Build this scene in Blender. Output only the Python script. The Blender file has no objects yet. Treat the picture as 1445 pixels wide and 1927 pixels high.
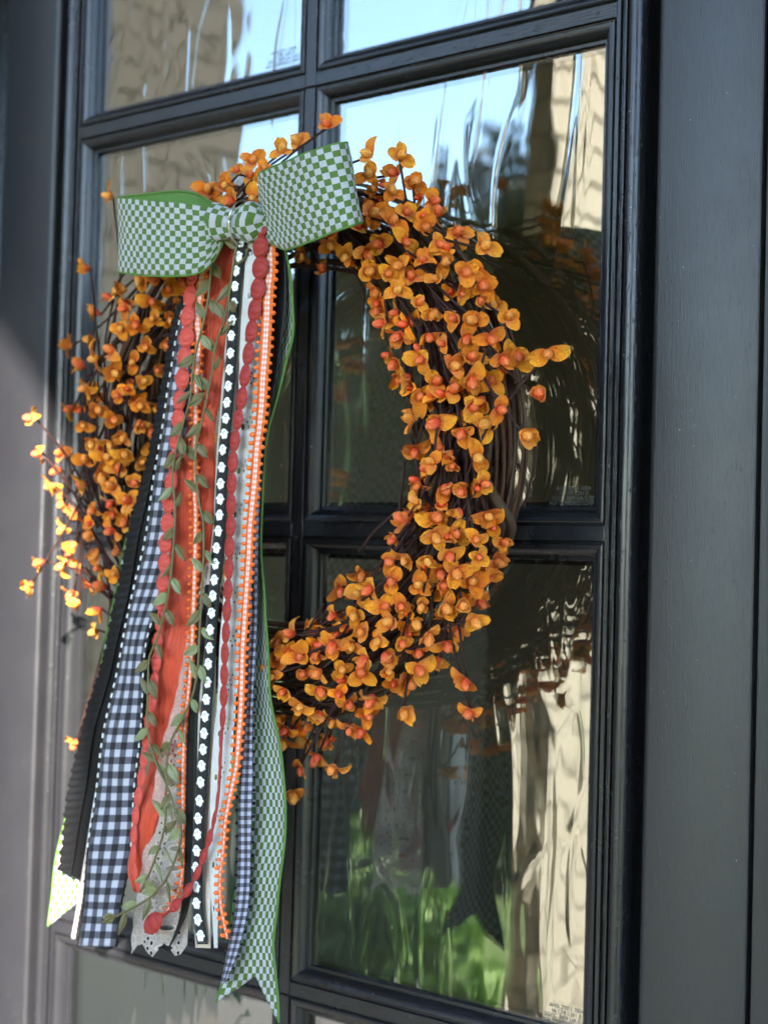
import bpy, math, random
import numpy as np
from mathutils import Vector, Matrix
random.seed(7); rng = np.random.default_rng(11)
R_ = math.radians
S = bpy.context.scene
COL = S.collection

# ------------------------------------------------------------------ camera
CAM = np.array([0.9542, -1.0577, -0.0238]); YAW, PITCH, ROLL = 0.67795, 0.02966, 0.02737
FPX = 2894.0                                   # focal length in photo pixels (photo is 1445 wide)
cf = np.array([-math.sin(YAW)*math.cos(PITCH), math.cos(YAW)*math.cos(PITCH), math.sin(PITCH)])
cr = np.array([math.cos(YAW), math.sin(YAW), 0.0]); cu = np.cross(cr, cf)
cr, cu = math.cos(ROLL)*cr+math.sin(ROLL)*cu, -math.sin(ROLL)*cr+math.cos(ROLL)*cu
cam = bpy.data.cameras.new('camera'); co = bpy.data.objects.new('camera', cam); COL.objects.link(co)
M = Matrix.Identity(4)
for i, a in enumerate((cr, cu, -cf)):
    for j in range(3): M[j][i] = a[j]
for j in range(3): M[j][3] = CAM[j]
co.matrix_world = M
cam.sensor_fit = 'HORIZONTAL'; cam.sensor_width = 36; cam.lens = FPX/1445*36
cam.clip_start = .02; cam.clip_end = 2000
cam.dof.use_dof = True; cam.dof.focus_distance = 1.19; cam.dof.aperture_fstop = 7.0
S.camera = co

# ------------------------------------------------------------------ sky, sun, exposure
SUN = Vector((-1.50, 2.50, -1.45)).normalized()           # the way the light travels
el = math.asin(-SUN.z); az = math.atan2(-SUN.x, -SUN.y)
W = bpy.data.worlds.new('World'); S.world = W; W.use_nodes = True
nt = W.node_tree; bg = nt.nodes['Background']
sky = nt.nodes.new('ShaderNodeTexSky'); sky.sky_type = 'NISHITA'; sky.sun_disc = False
sky.sun_elevation = el; sky.sun_rotation = az; sky.altitude = 100; sky.air_density = 1.0; sky.dust_density = .15; sky.ozone_density = 2.0
nt.links.new(sky.outputs[0], bg.inputs[0]); bg.inputs[1].default_value = .10
sl = bpy.data.lights.new('sun', 'SUN'); so = bpy.data.objects.new('sun', sl); COL.objects.link(so)
sl.energy = 3.8; sl.angle = R_(.55); sl.color = (1, .91, .79)
so.rotation_euler = SUN.to_track_quat('-Z', 'Y').to_euler()
so.location = (3, -4, 4)
S.view_settings.view_transform = 'Standard'; S.view_settings.look = 'None'
S.view_settings.exposure = 3.6; S.view_settings.gamma = 1; S.view_settings.use_curve_mapping = False
S.render.engine = 'CYCLES'
S.cycles.use_denoising = True
S.cycles.max_bounces = 6; S.cycles.transparent_max_bounces = 14; S.cycles.glossy_bounces = 4; S.cycles.diffuse_bounces = 3
S.cycles.use_adaptive_sampling = True; S.cycles.adaptive_threshold = .025
S.cycles.sample_clamp_indirect = 6; S.cycles.caustics_reflective = False

# ------------------------------------------------------------------ helpers
def P(u, v, y):
    """the point of the vertical sheet y metres off the door face that the photo shows at pixel (u, v)"""
    d = cf+cr*(u-722.5)/FPX-cu*(v-963.5)/FPX
    return CAM+d*((y-CAM[1])/d[1])

def link(name, me, parent=None, mats=()):
    o = bpy.data.objects.new(name, me); COL.objects.link(o)
    if parent is not None: o.parent = parent
    if me is not None and not len(me.materials):
        for m in mats: me.materials.append(m)
    return o
def tag(o, label=None, cat=None, group=None, kind=None):
    for k, v in (('label', label), ('category', cat), ('group', group), ('kind', kind)):
        if v: o[k] = v
    return o
def empty(name, loc, label, cat, group=None):
    o = bpy.data.objects.new(name, None); COL.objects.link(o); o.location = loc; o.empty_display_size = .02
    return tag(o, label, cat, group, 'thing')
class MB:
    def __init__(s): s.v = []; s.f = []; s.uv = []; s.mi = []
    def add(s, vs, fs, uvs=None, mi=0):
        n = len(s.v); s.v += [tuple(map(float, p)) for p in vs]; s.f += [tuple(i+n for i in f) for f in fs]
        s.mi += [mi]*len(fs); s.uv += list(uvs) if uvs is not None else [(0, 0)]*len(vs)
    def box(s, a, b, mi=0):
        x0, y0, z0 = a; x1, y1, z1 = b
        s.add([(x0,y0,z0),(x1,y0,z0),(x1,y1,z0),(x0,y1,z0),(x0,y0,z1),(x1,y0,z1),(x1,y1,z1),(x0,y1,z1)],
              [(0,3,2,1),(4,5,6,7),(0,1,5,4),(1,2,6,5),(2,3,7,6),(3,0,4,7)], None, mi)
    def tube(s, pts, rad, n=6, mi=0):
        pts = [Vector(p) for p in pts]; k = len(pts)
        if not hasattr(rad, '__len__'): rad = [rad]*k
        vs, fs = [], []; nrm = None
        for i, p in enumerate(pts):
            t = (pts[min(i+1, k-1)]-pts[max(i-1, 0)]).normalized()
            if nrm is None: nrm = t.orthogonal().normalized()
            nrm = (nrm-t*nrm.dot(t)).normalized(); b = t.cross(nrm)
            for j in range(n):
                a = 2*math.pi*j/n; vs.append(p+(nrm*math.cos(a)+b*math.sin(a))*rad[i])
        for i in range(k-1):
            for j in range(n):
                fs.append((i*n+j, i*n+(j+1) % n, (i+1)*n+(j+1) % n, (i+1)*n+j))
        fs.append(tuple(range(n-1, -1, -1))); fs.append(tuple((k-1)*n+j for j in range(n)))
        s.add(vs, fs, [(0, i//n/max(1, k-1)) for i in range(len(vs))], mi)
    def grid(s, G, UV=None, mi=0, closed=False):
        a, b = len(G), len(G[0]); vs = [p for r in G for p in r]
        fs = [(i*b+j, i*b+j+1, (i+1)*b+j+1, (i+1)*b+j) for i in range(a-1) for j in range(b-1)]
        s.add(vs, fs, [q for r in UV for q in r] if UV else None, mi)
    def blob(s, c, r, n=5, m=7, mi=0, axes=None):
        c = Vector(c); ax = axes or (Vector((1,0,0)), Vector((0,1,0)), Vector((0,0,1)))
        r = r if hasattr(r, '__len__') else (r, r, r); G = []
        for i in range(n+1):
            t = math.pi*i/n; row = []
            for j in range(m+1):
                a = 2*math.pi*j/m
                row.append(c+ax[0]*r[0]*math.sin(t)*math.cos(a)+ax[1]*r[1]*math.sin(t)*math.sin(a)+ax[2]*r[2]*math.cos(t))
            G.append(row)
        s.grid(G, None, mi)
    def mesh(s, name, smooth=False, mats=()):
        me = bpy.data.meshes.new(name); me.from_pydata(s.v, [], s.f)
        ul = me.uv_layers.new(name='UVMap'); uv = s.uv
        li = np.zeros(len(me.loops), np.int32); me.loops.foreach_get('vertex_index', li)
        ul.data.foreach_set('uv', np.array(uv, np.float32)[li].ravel())
        for m in mats: me.materials.append(m)
        me.polygons.foreach_set('material_index', np.array(s.mi, np.int32))
        if smooth: me.polygons.foreach_set('use_smooth', np.ones(len(s.f), bool))
        me.update(); return me
    def build(s, name, mats, parent=None, smooth=False):
        mats = mats if isinstance(mats, (list, tuple)) else [mats]
        return link(name, s.mesh(name, smooth, mats), parent)

def catmull(pts, n):
    """n evenly parametrised points through pts (rows of any width)"""
    p = np.array(pts, float)
    if len(p) == 2: return [p[0]+(p[1]-p[0])*i/(n-1) for i in range(n)]
    q = np.vstack([2*p[0]-p[1], p, 2*p[-1]-p[-2]])
    L = np.r_[0, np.cumsum(np.linalg.norm(np.diff(p[:, :3], axis=0), axis=1)+1e-9)]
    out = []
    for t in np.linspace(0, L[-1], n):
        i = min(max(np.searchsorted(L, t)-1, 0), len(p)-2); a = (t-L[i])/(L[i+1]-L[i])
        a0, a1, a2, a3 = q[i], q[i+1], q[i+2], q[i+3]
        out.append(.5*((2*a1)+(-a0+a2)*a+(2*a0-5*a1+4*a2-a3)*a*a+(-a0+3*a1-3*a2+a3)*a**3))
    return out

# ------------------------------------------------------------------ materials
class NM:
    def __init__(s, name):
        s.m = bpy.data.materials.new(name); s.m.use_nodes = True; s.t = s.m.node_tree; s.N = s.t.nodes
        s.b = s.N['Principled BSDF']; s.out = s.N['Material Output']
    def n(s, typ, **kw):
        x = s.N.new('ShaderNode'+typ)
        for k, v in kw.items():
            if k.startswith('i_'):
                key = k[2:]; key = int(key) if key.isdigit() else key.replace('_', ' ')
                s.put(x.inputs[key], v)
            else: setattr(x, k, v)
        return x
    def put(s, sock, v):
        if isinstance(v, bpy.types.NodeSocket): s.t.links.new(v, sock)
        elif isinstance(v, bpy.types.Node): s.t.links.new(v.outputs[0], sock)
        elif isinstance(v, tuple) and len(v) == 3 and sock.type == 'RGBA': sock.default_value = (*v, 1)
        else: sock.default_value = v
    def set(s, **kw):
        for k, v in kw.items(): s.put(s.b.inputs[k.replace('_', ' ')], v)
        return s
    def math(s, op, a, b=None, c=None, clamp=False):
        x = s.N.new('ShaderNodeMath'); x.operation = op; x.use_clamp = clamp
        for i, v in enumerate((a, b, c)):
            if v is not None: s.put(x.inputs[i], v)
        return x.outputs[0]
    def mix(s, f, a, b):
        x = s.N.new('ShaderNodeMix'); x.data_type = 'RGBA'
        s.put(x.inputs[0], f); s.put(x.inputs[6], a); s.put(x.inputs[7], b); return x.outputs[2]
    def coord(s, k='Object'): return s.n('TexCoord').outputs[k]
    def mapv(s, v, sc): return s.n('Mapping', i_Vector=v, i_Scale=sc).outputs[0]
    def noise(s, v, scale, detail=3, rough=.5, dist=0): return s.n('TexNoise', i_Vector=v, i_Scale=scale, i_Detail=detail, i_Roughness=rough, i_Distortion=dist).outputs[0]
    def ramp(s, f, stops):
        x = s.n('ValToRGB', i_0=f); e = x.color_ramp.elements
        while len(e) < len(stops): e.new(.5)
        for q, (p, c) in zip(e, stops): q.position = p; q.color = (*c, 1) if len(c) == 3 else c
        return x.outputs[0]
    def bump(s, h, strength=.3, dist=.001, normal=None):
        x = s.n('Bump', i_Height=h, i_Strength=strength, i_Distance=dist)
        if normal is not None: s.put(x.inputs['Normal'], normal)
        return x.outputs[0]
    def uv(s):
        x = s.n('SeparateXYZ', i_0=s.n('TexCoord').outputs['UV']); return x.outputs[0], x.outputs[1]

def plain(name, col, rough=.6, bump=None, var=.15, scale=60, **kw):
    k = NM(name); c = k.coord()
    n = k.noise(c, scale, 4)
    a = tuple(x*(1-var) for x in col); b = tuple(min(1, x*(1+var)) for x in col)
    k.set(Base_Color=k.mix(n, a, b), Roughness=rough, **kw)
    if bump: k.set(Normal=k.bump(k.noise(c, bump[0], 4), bump[1], bump[2]))
    return k.m

def paint(name, horiz=False, pits=1.0, rough=.20, spec=.45):
    """satin charcoal paint over wood: brushed grain, pits, a few pale specks"""
    k = NM(name); c = k.coord('Object')
    g = k.mapv(c, (1.0, 1.0, .035) if not horiz else (.035, 1, 1))
    grain = k.noise(g, 900, 3, .6); wide = k.noise(c, 22, 4, .6)
    pit = k.noise(k.mapv(c, (1, 1, .25) if not horiz else (.25, 1, 1)), 420, 2, .5)
    pitm = k.ramp(pit, [(.62, (0, 0, 0)), (.72, (1, 1, 1))])
    h = k.math('ADD', k.math('MULTIPLY', grain, .7), k.math('MULTIPLY', pitm, .9*pits))
    h = k.math('ADD', h, k.math('MULTIPLY', wide, .5))
    speck = k.ramp(k.noise(c, 330, 1), [(.80, (0, 0, 0)), (.83, (1, 1, 1))])
    col = k.mix(wide, (.0110, .0113, .0142), (.0158, .0158, .0186))
    k.set(Base_Color=k.mix(k.math('MULTIPLY', speck, .7), col, (.22, .23, .24)), Roughness=k.math('ADD', k.math('MULTIPLY', wide, .12), rough),
          Specular_IOR_Level=spec, Normal=k.bump(h, .55, .0006))
    return k.m
PAINT_V = paint('charcoal_paint_upright'); PAINT_H = paint('charcoal_paint_level', True, .7); PAINT_B = paint('charcoal_paint_bead', False, .25)
PAINT_S = paint('charcoal_paint_stile', False, .35, .34, .42)
DARK = plain('dark_channel', (.008, .008, .01), .8)

def glass():
    k = NM('wavy_low_e_glass'); c = k.coord('Object'); k.N.remove(k.b)
    g = k.mapv(c, (1, 1, .30))
    soft = k.noise(g, 16, 2, .45, .6)
    fine = k.noise(g, 45, 1, .4, .3)
    cont = k.noise(g, 11, 1, .4, 1.2)
    d = k.math('DIVIDE', k.math('SUBTRACT', cont, .5), .028)
    ridge = k.math('EXPONENT', k.math('MULTIPLY', k.math('MULTIPLY', d, d), -1.0))
    cont2 = k.noise(k.mapv(c, (1, 1, .16)), 24, 0, .4, .8)
    d2 = k.math('DIVIDE', k.math('SUBTRACT', cont2, .62), .05)
    ridge2 = k.math('EXPONENT', k.math('MULTIPLY', k.math('MULTIPLY', d2, d2), -1.0))
    h = k.math('ADD', k.math('MULTIPLY', soft, .30), k.math('MULTIPLY', fine, .03))
    h = k.math('ADD', h, k.math('MULTIPLY', ridge, .075)); h = k.math('ADD', h, k.math('MULTIPLY', ridge2, .06))
    nb = k.bump(h, 1.0, .0016)
    lw = k.n('LayerWeight', i_Blend=.5, i_Normal=nb)
    fr = k.n('Math', operation='ADD', i_0=.225, i_1=k.math('MULTIPLY', k.math('POWER', lw.outputs['Facing'], 5.0), .6))
    gl = k.n('BsdfGlossy', i_Color=(.97, 1, .99), i_Roughness=.004, i_Normal=nb)
    tr = k.n('BsdfTransparent', i_Color=(.74, .74, .70))
    mx = k.n('MixShader', i_0=fr.outputs[0], i_1=tr.outputs[0], i_2=gl.outputs[0])
    k.t.links.new(mx.outputs[0], k.out.inputs[0]); return k.m
GLASS = glass()

# ------------------------------------------------------------------ door
HH, FW, CW = .42, .00664, .3203        # row height, half width of a muntin face, clear column width
X1 = FW+CW                             # inner edge of the lite frame
ZB, ZT = -.84, .84
FLOOR = -1.33
door = empty('door', (0, 0, FLOOR), 'charcoal painted glazed door with two columns of wavy glass panes', 'door')
def dpart(mb, name, mat, smooth=False, parent=door):
    o = mb.build(name, mat, parent, smooth)
    if parent is door: o.matrix_parent_inverse = Matrix.Translation((0, 0, -FLOOR))
    return o
BEAD = [(0, 0), (.0004, .0022), (.0014, .0024), (.0018, .0006), (.0030, -.0004), (.0052, -.0003), (.0075, .0008), (.0096, .0030), (.0112, .0058),
        (.0120, .0088), (.0122, .0096), (.0150, .0098), (.0154, .0104), (.0155, .0152), (.0192, .0156)]
GY = .0150
def bead_piece(x0, x1, z0, z1, side):
    mb = MB(); G = []
    for s, d in BEAD:
        a, b, c, e = x0+s, x1-s, z0+s, z1-s
        q = {'b': ((a, d, c), (b, d, c)), 't': ((b, d, e), (a, d, e)), 'l': ((a, d, e), (a, d, c)), 'r': ((b, d, c), (b, d, e))}[side]
        n = 3; G.append([tuple(q[0][i]+(q[1][i]-q[0][i])*k/(n-1) for i in range(3)) for k in range(n)])
    mb.grid(G)
    # backing so the moulding is solid
    return mb
def shade_smooth(o, ang=35):
    o.data.polygons.foreach_set('use_smooth', np.ones(len(o.data.polygons), bool))
    if hasattr(o.data, 'set_sharp_from_angle'): o.data.set_sharp_from_angle(angle=R_(ang))
pane_no = {}
for row in range(-2, 2):
    for cx in (-1, 1):
        x0, x1 = (FW, X1) if cx > 0 else (-X1, -FW)
        z0, z1 = row*HH+FW, (row+1)*HH-FW
        for sd in 'btlr':
            o = dpart(bead_piece(x0, x1, z0, z1, sd), 'glazing_bead', PAINT_B if sd in 'lr' else PAINT_H); shade_smooth(o)
        mb = MB(); mb.box((x0+.012, GY, z0+.012), (x1-.012, GY+.004, z1-.012))
        pane_no[(row, cx)] = dpart(mb, 'pane', GLASS)
def bar(a, b, mat, name='muntin'):
    # a flat-faced bar with eased edges
    (x0, z0), (x1, z1) = a, b; e = .0009; mb = MB()
    mb.add([(x0, .001, z0), (x1, .001, z0), (x1, .001, z1), (x0, .001, z1), (x0+e, 0, z0+e), (x1-e, 0, z0+e), (x1-e, 0, z1-e), (x0+e, 0, z1-e),
            (x0, .03, z0), (x1, .03, z0), (x1, .03, z1), (x0, .03, z1)],
           [(4, 5, 6, 7), (0, 1, 5, 4), (1, 2, 6, 5), (2, 3, 7, 6), (3, 0, 4, 7), (8, 9, 1, 0), (9, 10, 2, 1), (10, 11, 3, 2), (11, 8, 0, 3)])
    return dpart(mb, name, mat)
for row in range(-2, 2): bar((-FW, row*HH-FW+.0004), (FW, (row+1)*HH-FW-.0004), PAINT_V)
for k in range(-1, 2):
    for a, b in ((-X1, -FW-.0003), (FW+.0003, X1)): bar((a, k*HH-FW), (b, k*HH+FW), PAINT_H)
# profile out from the lite opening: (distance outwards, depth)
PROF = [(0, .002), (.0008, .0), (.0040, 0), (.0044, .0035), (.0082, .0035), (.0084, -.0008), (.0092, -.0016), (.0108, -.0016), (.0113, .0022), (.0122, .0022),
        (.0128, -.0020), (.0150, -.0042), (.0185, -.0052), (.0215, -.0044), (.0240, -.0018), (.0250, .0020), (.0252, .034)]
STILE = [(.0392, .034), (.0394, .0020), (.0402, -.0004), (.0420, -.0020), (.0450, -.0022), (.1270, -.0022), (.1284, -.0012), (.1290, .012)]
JAMB = [(.1310, .012), (.1312, .0012), (.1322, .0004), (.1900, .0004)]
def upright(prof, sgn, name, mat, z0=FLOOR+.02, z1=1.1):
    mb = MB(); zs = np.linspace(z0, z1, 9)
    G = [[(sgn*(X1+s), d, z) for z in (zs if sgn > 0 else zs[::-1])] for s, d in prof]
    mb.grid(G); o = dpart(mb, name, mat); shade_smooth(o, 40); return o
for sg in (-1, 1):
    upright(PROF, sg, 'moulding', PAINT_V); upright(STILE, sg, 'stile', PAINT_S)
    mb = MB(); mb.box((min(sg*(X1+.02), sg*(X1+.045)), .033, FLOOR+.02), (max(sg*(X1+.02), sg*(X1+.045)), .036, 1.1)); dpart(mb, 'weather_channel', DARK)
    mb = MB(); mb.box((min(sg*(X1+.03), sg*(X1+.129)), .0345, FLOOR+.02), (max(sg*(X1+.03), sg*(X1+.129)), .045, 1.1)); dpart(mb, 'stile_core', PAINT_V)
for z0, z1, nm in ((ZT+FW, 1.1, 'top_rail'), (FLOOR+.02, ZB-FW, 'bottom_rail')):
    bar((-X1, z0), (X1, z1), PAINT_H, nm)
for row, cx, u, v in ((0, 1, 1044, 913), (-1, 1, 1030, 1884), (1, -1, 508, 96)):
    p = P(u, v, GY-.0004)
    for i, t in enumerate(('ANSI Z97.1-2004', '16 CFR 1201 II', 'SGCC 3009 UA 5/32"', 'AGI-TEMPERED LOW E')):
        cv = bpy.data.curves.new('etched_text', 'FONT'); cv.body = t; cv.size = .0046; cv.align_x = 'CENTER'
        tmp = bpy.data.objects.new('etched_text_curve', cv); o = link('etched_text', bpy.data.meshes.new_from_object(tmp)); bpy.data.objects.remove(tmp)
        o.rotation_euler = (R_(90), 0, 0); o.location = (p[0]+.018, GY-.0005, p[2]-.004-i*.0041)
        o.parent = pane_no[(row, cx)]
        o.data.materials.clear(); o.data.materials.append(plain('etched_glass', (.12, .125, .115), .7) if i == 0 and row == 0 else bpy.data.materials['etched_glass'])

# frame and the walls each side of the door, the room behind
frame = empty('entry_surround', (0, 0, FLOOR), 'charcoal painted surround standing round the glazed door', 'surround')
def fpart(mb, name, mat):
    o = mb.build(name, mat, frame); o.matrix_parent_inverse = Matrix.Translation((0, 0, -FLOOR)); return o
for sg in (-1, 1):
    prof = JAMB if sg > 0 else [(.1460, .055), (.1462, .050), (.2300, .050)]
    mb = MB(); zs = (FLOOR, 1.25)
    mb.grid([[(sg*(X1+s), d, z) for z in (zs if sg > 0 else zs[::-1])] for s, d in prof]); fpart(mb, 'jamb', PAINT_S)
    a, b = sorted((sg*(X1+.17), sg*(X1+.26)))
    mb = MB(); mb.box((a, -.055 if sg < 0 else -.012, FLOOR), (b, .06, 1.25)); fpart(mb, 'casing', PAINT_V)
mb = MB(); mb.box((-X1-.26, -.01, 1.1), (X1+.26, .06, 1.25)); fpart(mb, 'head', PAINT_H)
mb = MB(); mb.box((-X1-.26, -.05, FLOOR-.02), (X1+.26, .12, FLOOR+.02)); fpart(mb, 'threshold', PAINT_H)
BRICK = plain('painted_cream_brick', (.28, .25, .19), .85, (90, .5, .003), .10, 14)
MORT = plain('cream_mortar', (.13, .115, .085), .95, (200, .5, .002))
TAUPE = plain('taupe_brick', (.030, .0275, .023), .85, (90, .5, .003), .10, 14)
ROOMM = plain('room_plaster', (.26, .22, .16), .9)
def house_wall(x0, x1, z0, z1, lab):
    mb = MB(); mb.box((x0, .0, z0), (x1, .2, z1)); return tag(mb.build('house_wall', BRICK), lab, 'wall')
house_wall(-2.2, -X1-.262, FLOOR, 2.6, 'cream brick house wall beside the sunlit side of the door')
house_wall(X1+.262, 3.2, FLOOR, 2.6, 'cream brick house wall beside the shaded side of the door')
house_wall(-X1-.262, X1+.262, 1.252, 2.6, 'cream brick house wall above the door head')
mb = MB()
for a, b in (((-1.6, 2.6, FLOOR), (1.6, 2.7, 1.3)), ((-1.7, .2, FLOOR), (-1.6, 2.7, 1.3)), ((1.6, .2, FLOOR), (1.7, 2.7, -.5)), ((1.6, .2, -.5), (1.7, .9, 1.3)), ((-1.7, .2, 1.3), (1.7, 2.7, 1.4)), ((-1.7, .13, FLOOR-.1), (1.7, 2.7, FLOOR-.001))): mb.box(a, b)  # right side left partly open, out of view, so skylight brightens the room
tag(mb.build('room', ROOMM), kind='structure')

# ------------------------------------------------------------------ porch and garden that the glass mirrors
PROUD = [.008]
def brick_field(parent, axis, fixed, a0, a1, z0, z1, sgn, joined=False, L=.245, Hc=.082, mat=None):
    """bricks 8 mm proud of a mortar body, in running bond, on a face of the plane axis=fixed"""
    base = None; J = MB(); r = 0; z = z0
    while z+Hc < z1:
        a = a0-(L/2 if r % 2 else 0)
        while a < a1:
            lo, hi = max(a, a0)+.005, min(a+L, a1)-.005
            if hi-lo > .03:
                j = random.uniform(-.0025, .0025)
                d0, d1 = sorted((fixed-sgn*.004, fixed+sgn*(PROUD[0]+j)))
                A, B = ((d0, lo, z+.005), (d1, hi, z+Hc-.005)) if axis == 0 else ((lo, d0, z+.005), (hi, d1, z+Hc-.005))
                if joined: J.box(A, B)
                else:
                    mb = MB(); mb.box(A, B); mb.build('brick', BRICK, parent)
            a += L
        z += Hc; r += 1
    if joined: tag(J.build('bricks', mat or BRICK, parent), kind='stuff')
mb = MB(); mb.box((-1.03, -2.5, FLOOR), (-.97, -1.88, 2.6))
pier = tag(mb.build('brick_pier', MORT), 'sunlit cream brick pier at the porch corner, mirrored in the glass', 'pier')
brick_field(pier, 0, -.97, -2.5, -1.88, FLOOR, 2.6, 1)
brick_field(pier, 1, -1.88, -1.03, -.97, FLOOR, 2.6, 1, L=.1)
mb = MB(); mb.box((-2.45, -2.1, FLOOR), (-2.2, .0, 2.6))
mb.box((3.0, -2.29, FLOOR), (3.2, -.002, 2.6)) if 0 else None
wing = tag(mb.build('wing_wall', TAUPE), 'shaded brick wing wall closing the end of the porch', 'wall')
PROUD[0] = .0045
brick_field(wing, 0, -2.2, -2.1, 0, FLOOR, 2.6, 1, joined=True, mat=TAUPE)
mb = MB(); mb.box((-2.19, -2.1, FLOOR), (-2.165, 0, -.72)); mb.build('added_plinth', plain('added_plinth_dark', (.030, .036, .040), .7), wing)  # dark strip added at the wall foot so the low pane mirrors dark
# unseen front wall, its arched opening shaped to shade the door and ribbons
AXL, AXR, ASP, AR = -.97, 1.28, 1.18, .62      # jambs, spring height and corner radius of the opening
mb = MB(); n = 16
arc = [(AXL, ASP)]+[(AXL+AR-AR*math.cos(math.pi/2*i/n), ASP+AR*math.sin(math.pi/2*i/n)) for i in range(1, n+1)]+[(AXR-AR+AR*math.sin(math.pi/2*i/n), ASP+AR*math.cos(math.pi/2*i/n)) for i in range(n+1)]
for y, fl in ((-2.5, 0), (-2.3, 1)):
    for (xa, za), (xb, zb) in zip(arc, arc[1:]):
        q = [(xa, y, za), (xb, y, zb), (xb, y, 2.6), (xa, y, 2.6)]; mb.add(q if not fl else q[::-1], [(0, 1, 2, 3)])
for (xa, za), (xb, zb) in zip(arc, arc[1:]): mb.add([(xa, -2.5, za), (xa, -2.3, za), (xb, -2.3, zb), (xb, -2.5, zb)], [(0, 1, 2, 3)])
mb.box((AXR, -2.5, FLOOR), (3.2, -2.3, 2.6))
tag(mb.build('shading_arch', BRICK), 'unseen cream brick arch at the porch front, shaped to shade the door and ribbons', 'arch')
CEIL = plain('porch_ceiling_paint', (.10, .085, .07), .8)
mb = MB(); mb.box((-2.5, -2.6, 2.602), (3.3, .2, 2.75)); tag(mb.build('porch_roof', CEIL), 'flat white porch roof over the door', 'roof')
mb = MB(); mb.box((-2.2, -2.55, FLOOR-.17), (3.2, 0, FLOOR-.001))
tag(mb.build('porch_floor', plain('porch_concrete', (.11, .105, .10), .85, (120, .4, .002))), kind='structure')
kg = NM('lawn_grass'); c = kg.coord()
kg.set(Base_Color=kg.mix(kg.noise(c, 3, 6, .7), (.045, .085, .014), (.12, .17, .032)), Roughness=.9, Normal=kg.bump(kg.noise(c, 60, 4), .8, .03))
mb = MB(); mb.box((-300, -400, -1.9), (300, 100, -1.5)); tag(mb.build('lawn', kg.m), kind='structure')
LEAF = {}
def leafmat(name, a, b):
    k = NM(name); k.set(Base_Color=k.mix(k.n('ObjectInfo').outputs['Random'] if 0 else k.noise(k.coord(), 4, 3), a, b), Roughness=.6); return k.m
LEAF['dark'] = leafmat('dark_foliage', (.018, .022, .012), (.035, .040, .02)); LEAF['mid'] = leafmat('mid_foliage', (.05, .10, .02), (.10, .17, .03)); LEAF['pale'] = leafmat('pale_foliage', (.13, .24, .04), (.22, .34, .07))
BARK = plain('bark', (.09, .065, .045), .9, (60, .8, .01))
def leaves(name, pts, size, mat, parent):
    n = len(pts); a = rng.normal(size=(n, 3)); a /= np.linalg.norm(a, axis=1)[:, None]
    b = np.cross(a, rng.normal(size=(n, 3))); b /= np.linalg.norm(b, axis=1)[:, None]
    s = size*rng.uniform(.6, 1.3, n)[:, None]
    V = np.stack([pts-a*s, pts+b*s*.45, pts+a*s, pts-b*s*.45], 1).reshape(-1, 3)
    me = bpy.data.meshes.new(name); me.from_pydata(V.tolist(), [], [(4*i, 4*i+1, 4*i+2, 4*i+3) for i in range(n)])
    o = link(name, me, parent, [mat]); o['kind'] = 'stuff'; return o
def at(yaw, dist):                           # a spot out in the garden, seen from the door
    return .954-math.sin(R_(yaw))*dist, 1.058-math.cos(R_(yaw))*dist
def tree(name, label, cat, x, y, h, cr0, cz, mat, n, size, group=None):
    t = empty(name, (0, 0, 0), label, cat, group); mb = MB()
    mb.tube([(x, y, -1.6), (x+.1, y, cz*.5-.4), (x, y+.1, cz)], [h*.03, h*.024, h*.012], 8)
    for i in range(6):
        a = i*1.05; mb.tube([(x, y+.05, cz-.5*cr0), (x+cr0*.6*math.cos(a), y+cr0*.6*math.sin(a), cz+cr0*.2*math.sin(i*2.2))], [h*.012, h*.004], 5)
    mb.build('trunk', BARK, t)
    cl = rng.normal(size=(26, 3)); cl = cl/np.linalg.norm(cl, axis=1)[:, None]*rng.uniform(.35, .95, (26, 1))*cr0
    p = cl[rng.integers(0, 26, n)]+rng.normal(size=(n, 3))*cr0*.16
    p[:, 2] *= .85; p += (x, y, cz); leaves('crown', p, size, mat, t)
x, y = at(34.1, 13.5); tree('pine_tree', 'dark tree whose branches cross the mirrored sky', 'tree', x, y, 7, .75, 3.15, LEAF['dark'], 2600, .07)
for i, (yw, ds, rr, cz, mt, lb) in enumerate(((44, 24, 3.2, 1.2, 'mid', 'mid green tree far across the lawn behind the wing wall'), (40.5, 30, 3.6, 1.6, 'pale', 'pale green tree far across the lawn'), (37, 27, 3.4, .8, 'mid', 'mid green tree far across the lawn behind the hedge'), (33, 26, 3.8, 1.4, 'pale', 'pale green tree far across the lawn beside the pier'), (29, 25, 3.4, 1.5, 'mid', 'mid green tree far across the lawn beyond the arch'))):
    x, y = at(yw, ds); tree('garden_tree', lb, 'tree', x, y, 6, rr, cz, LEAF[mt], 5000, .22, 'trees across the lawn')
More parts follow.
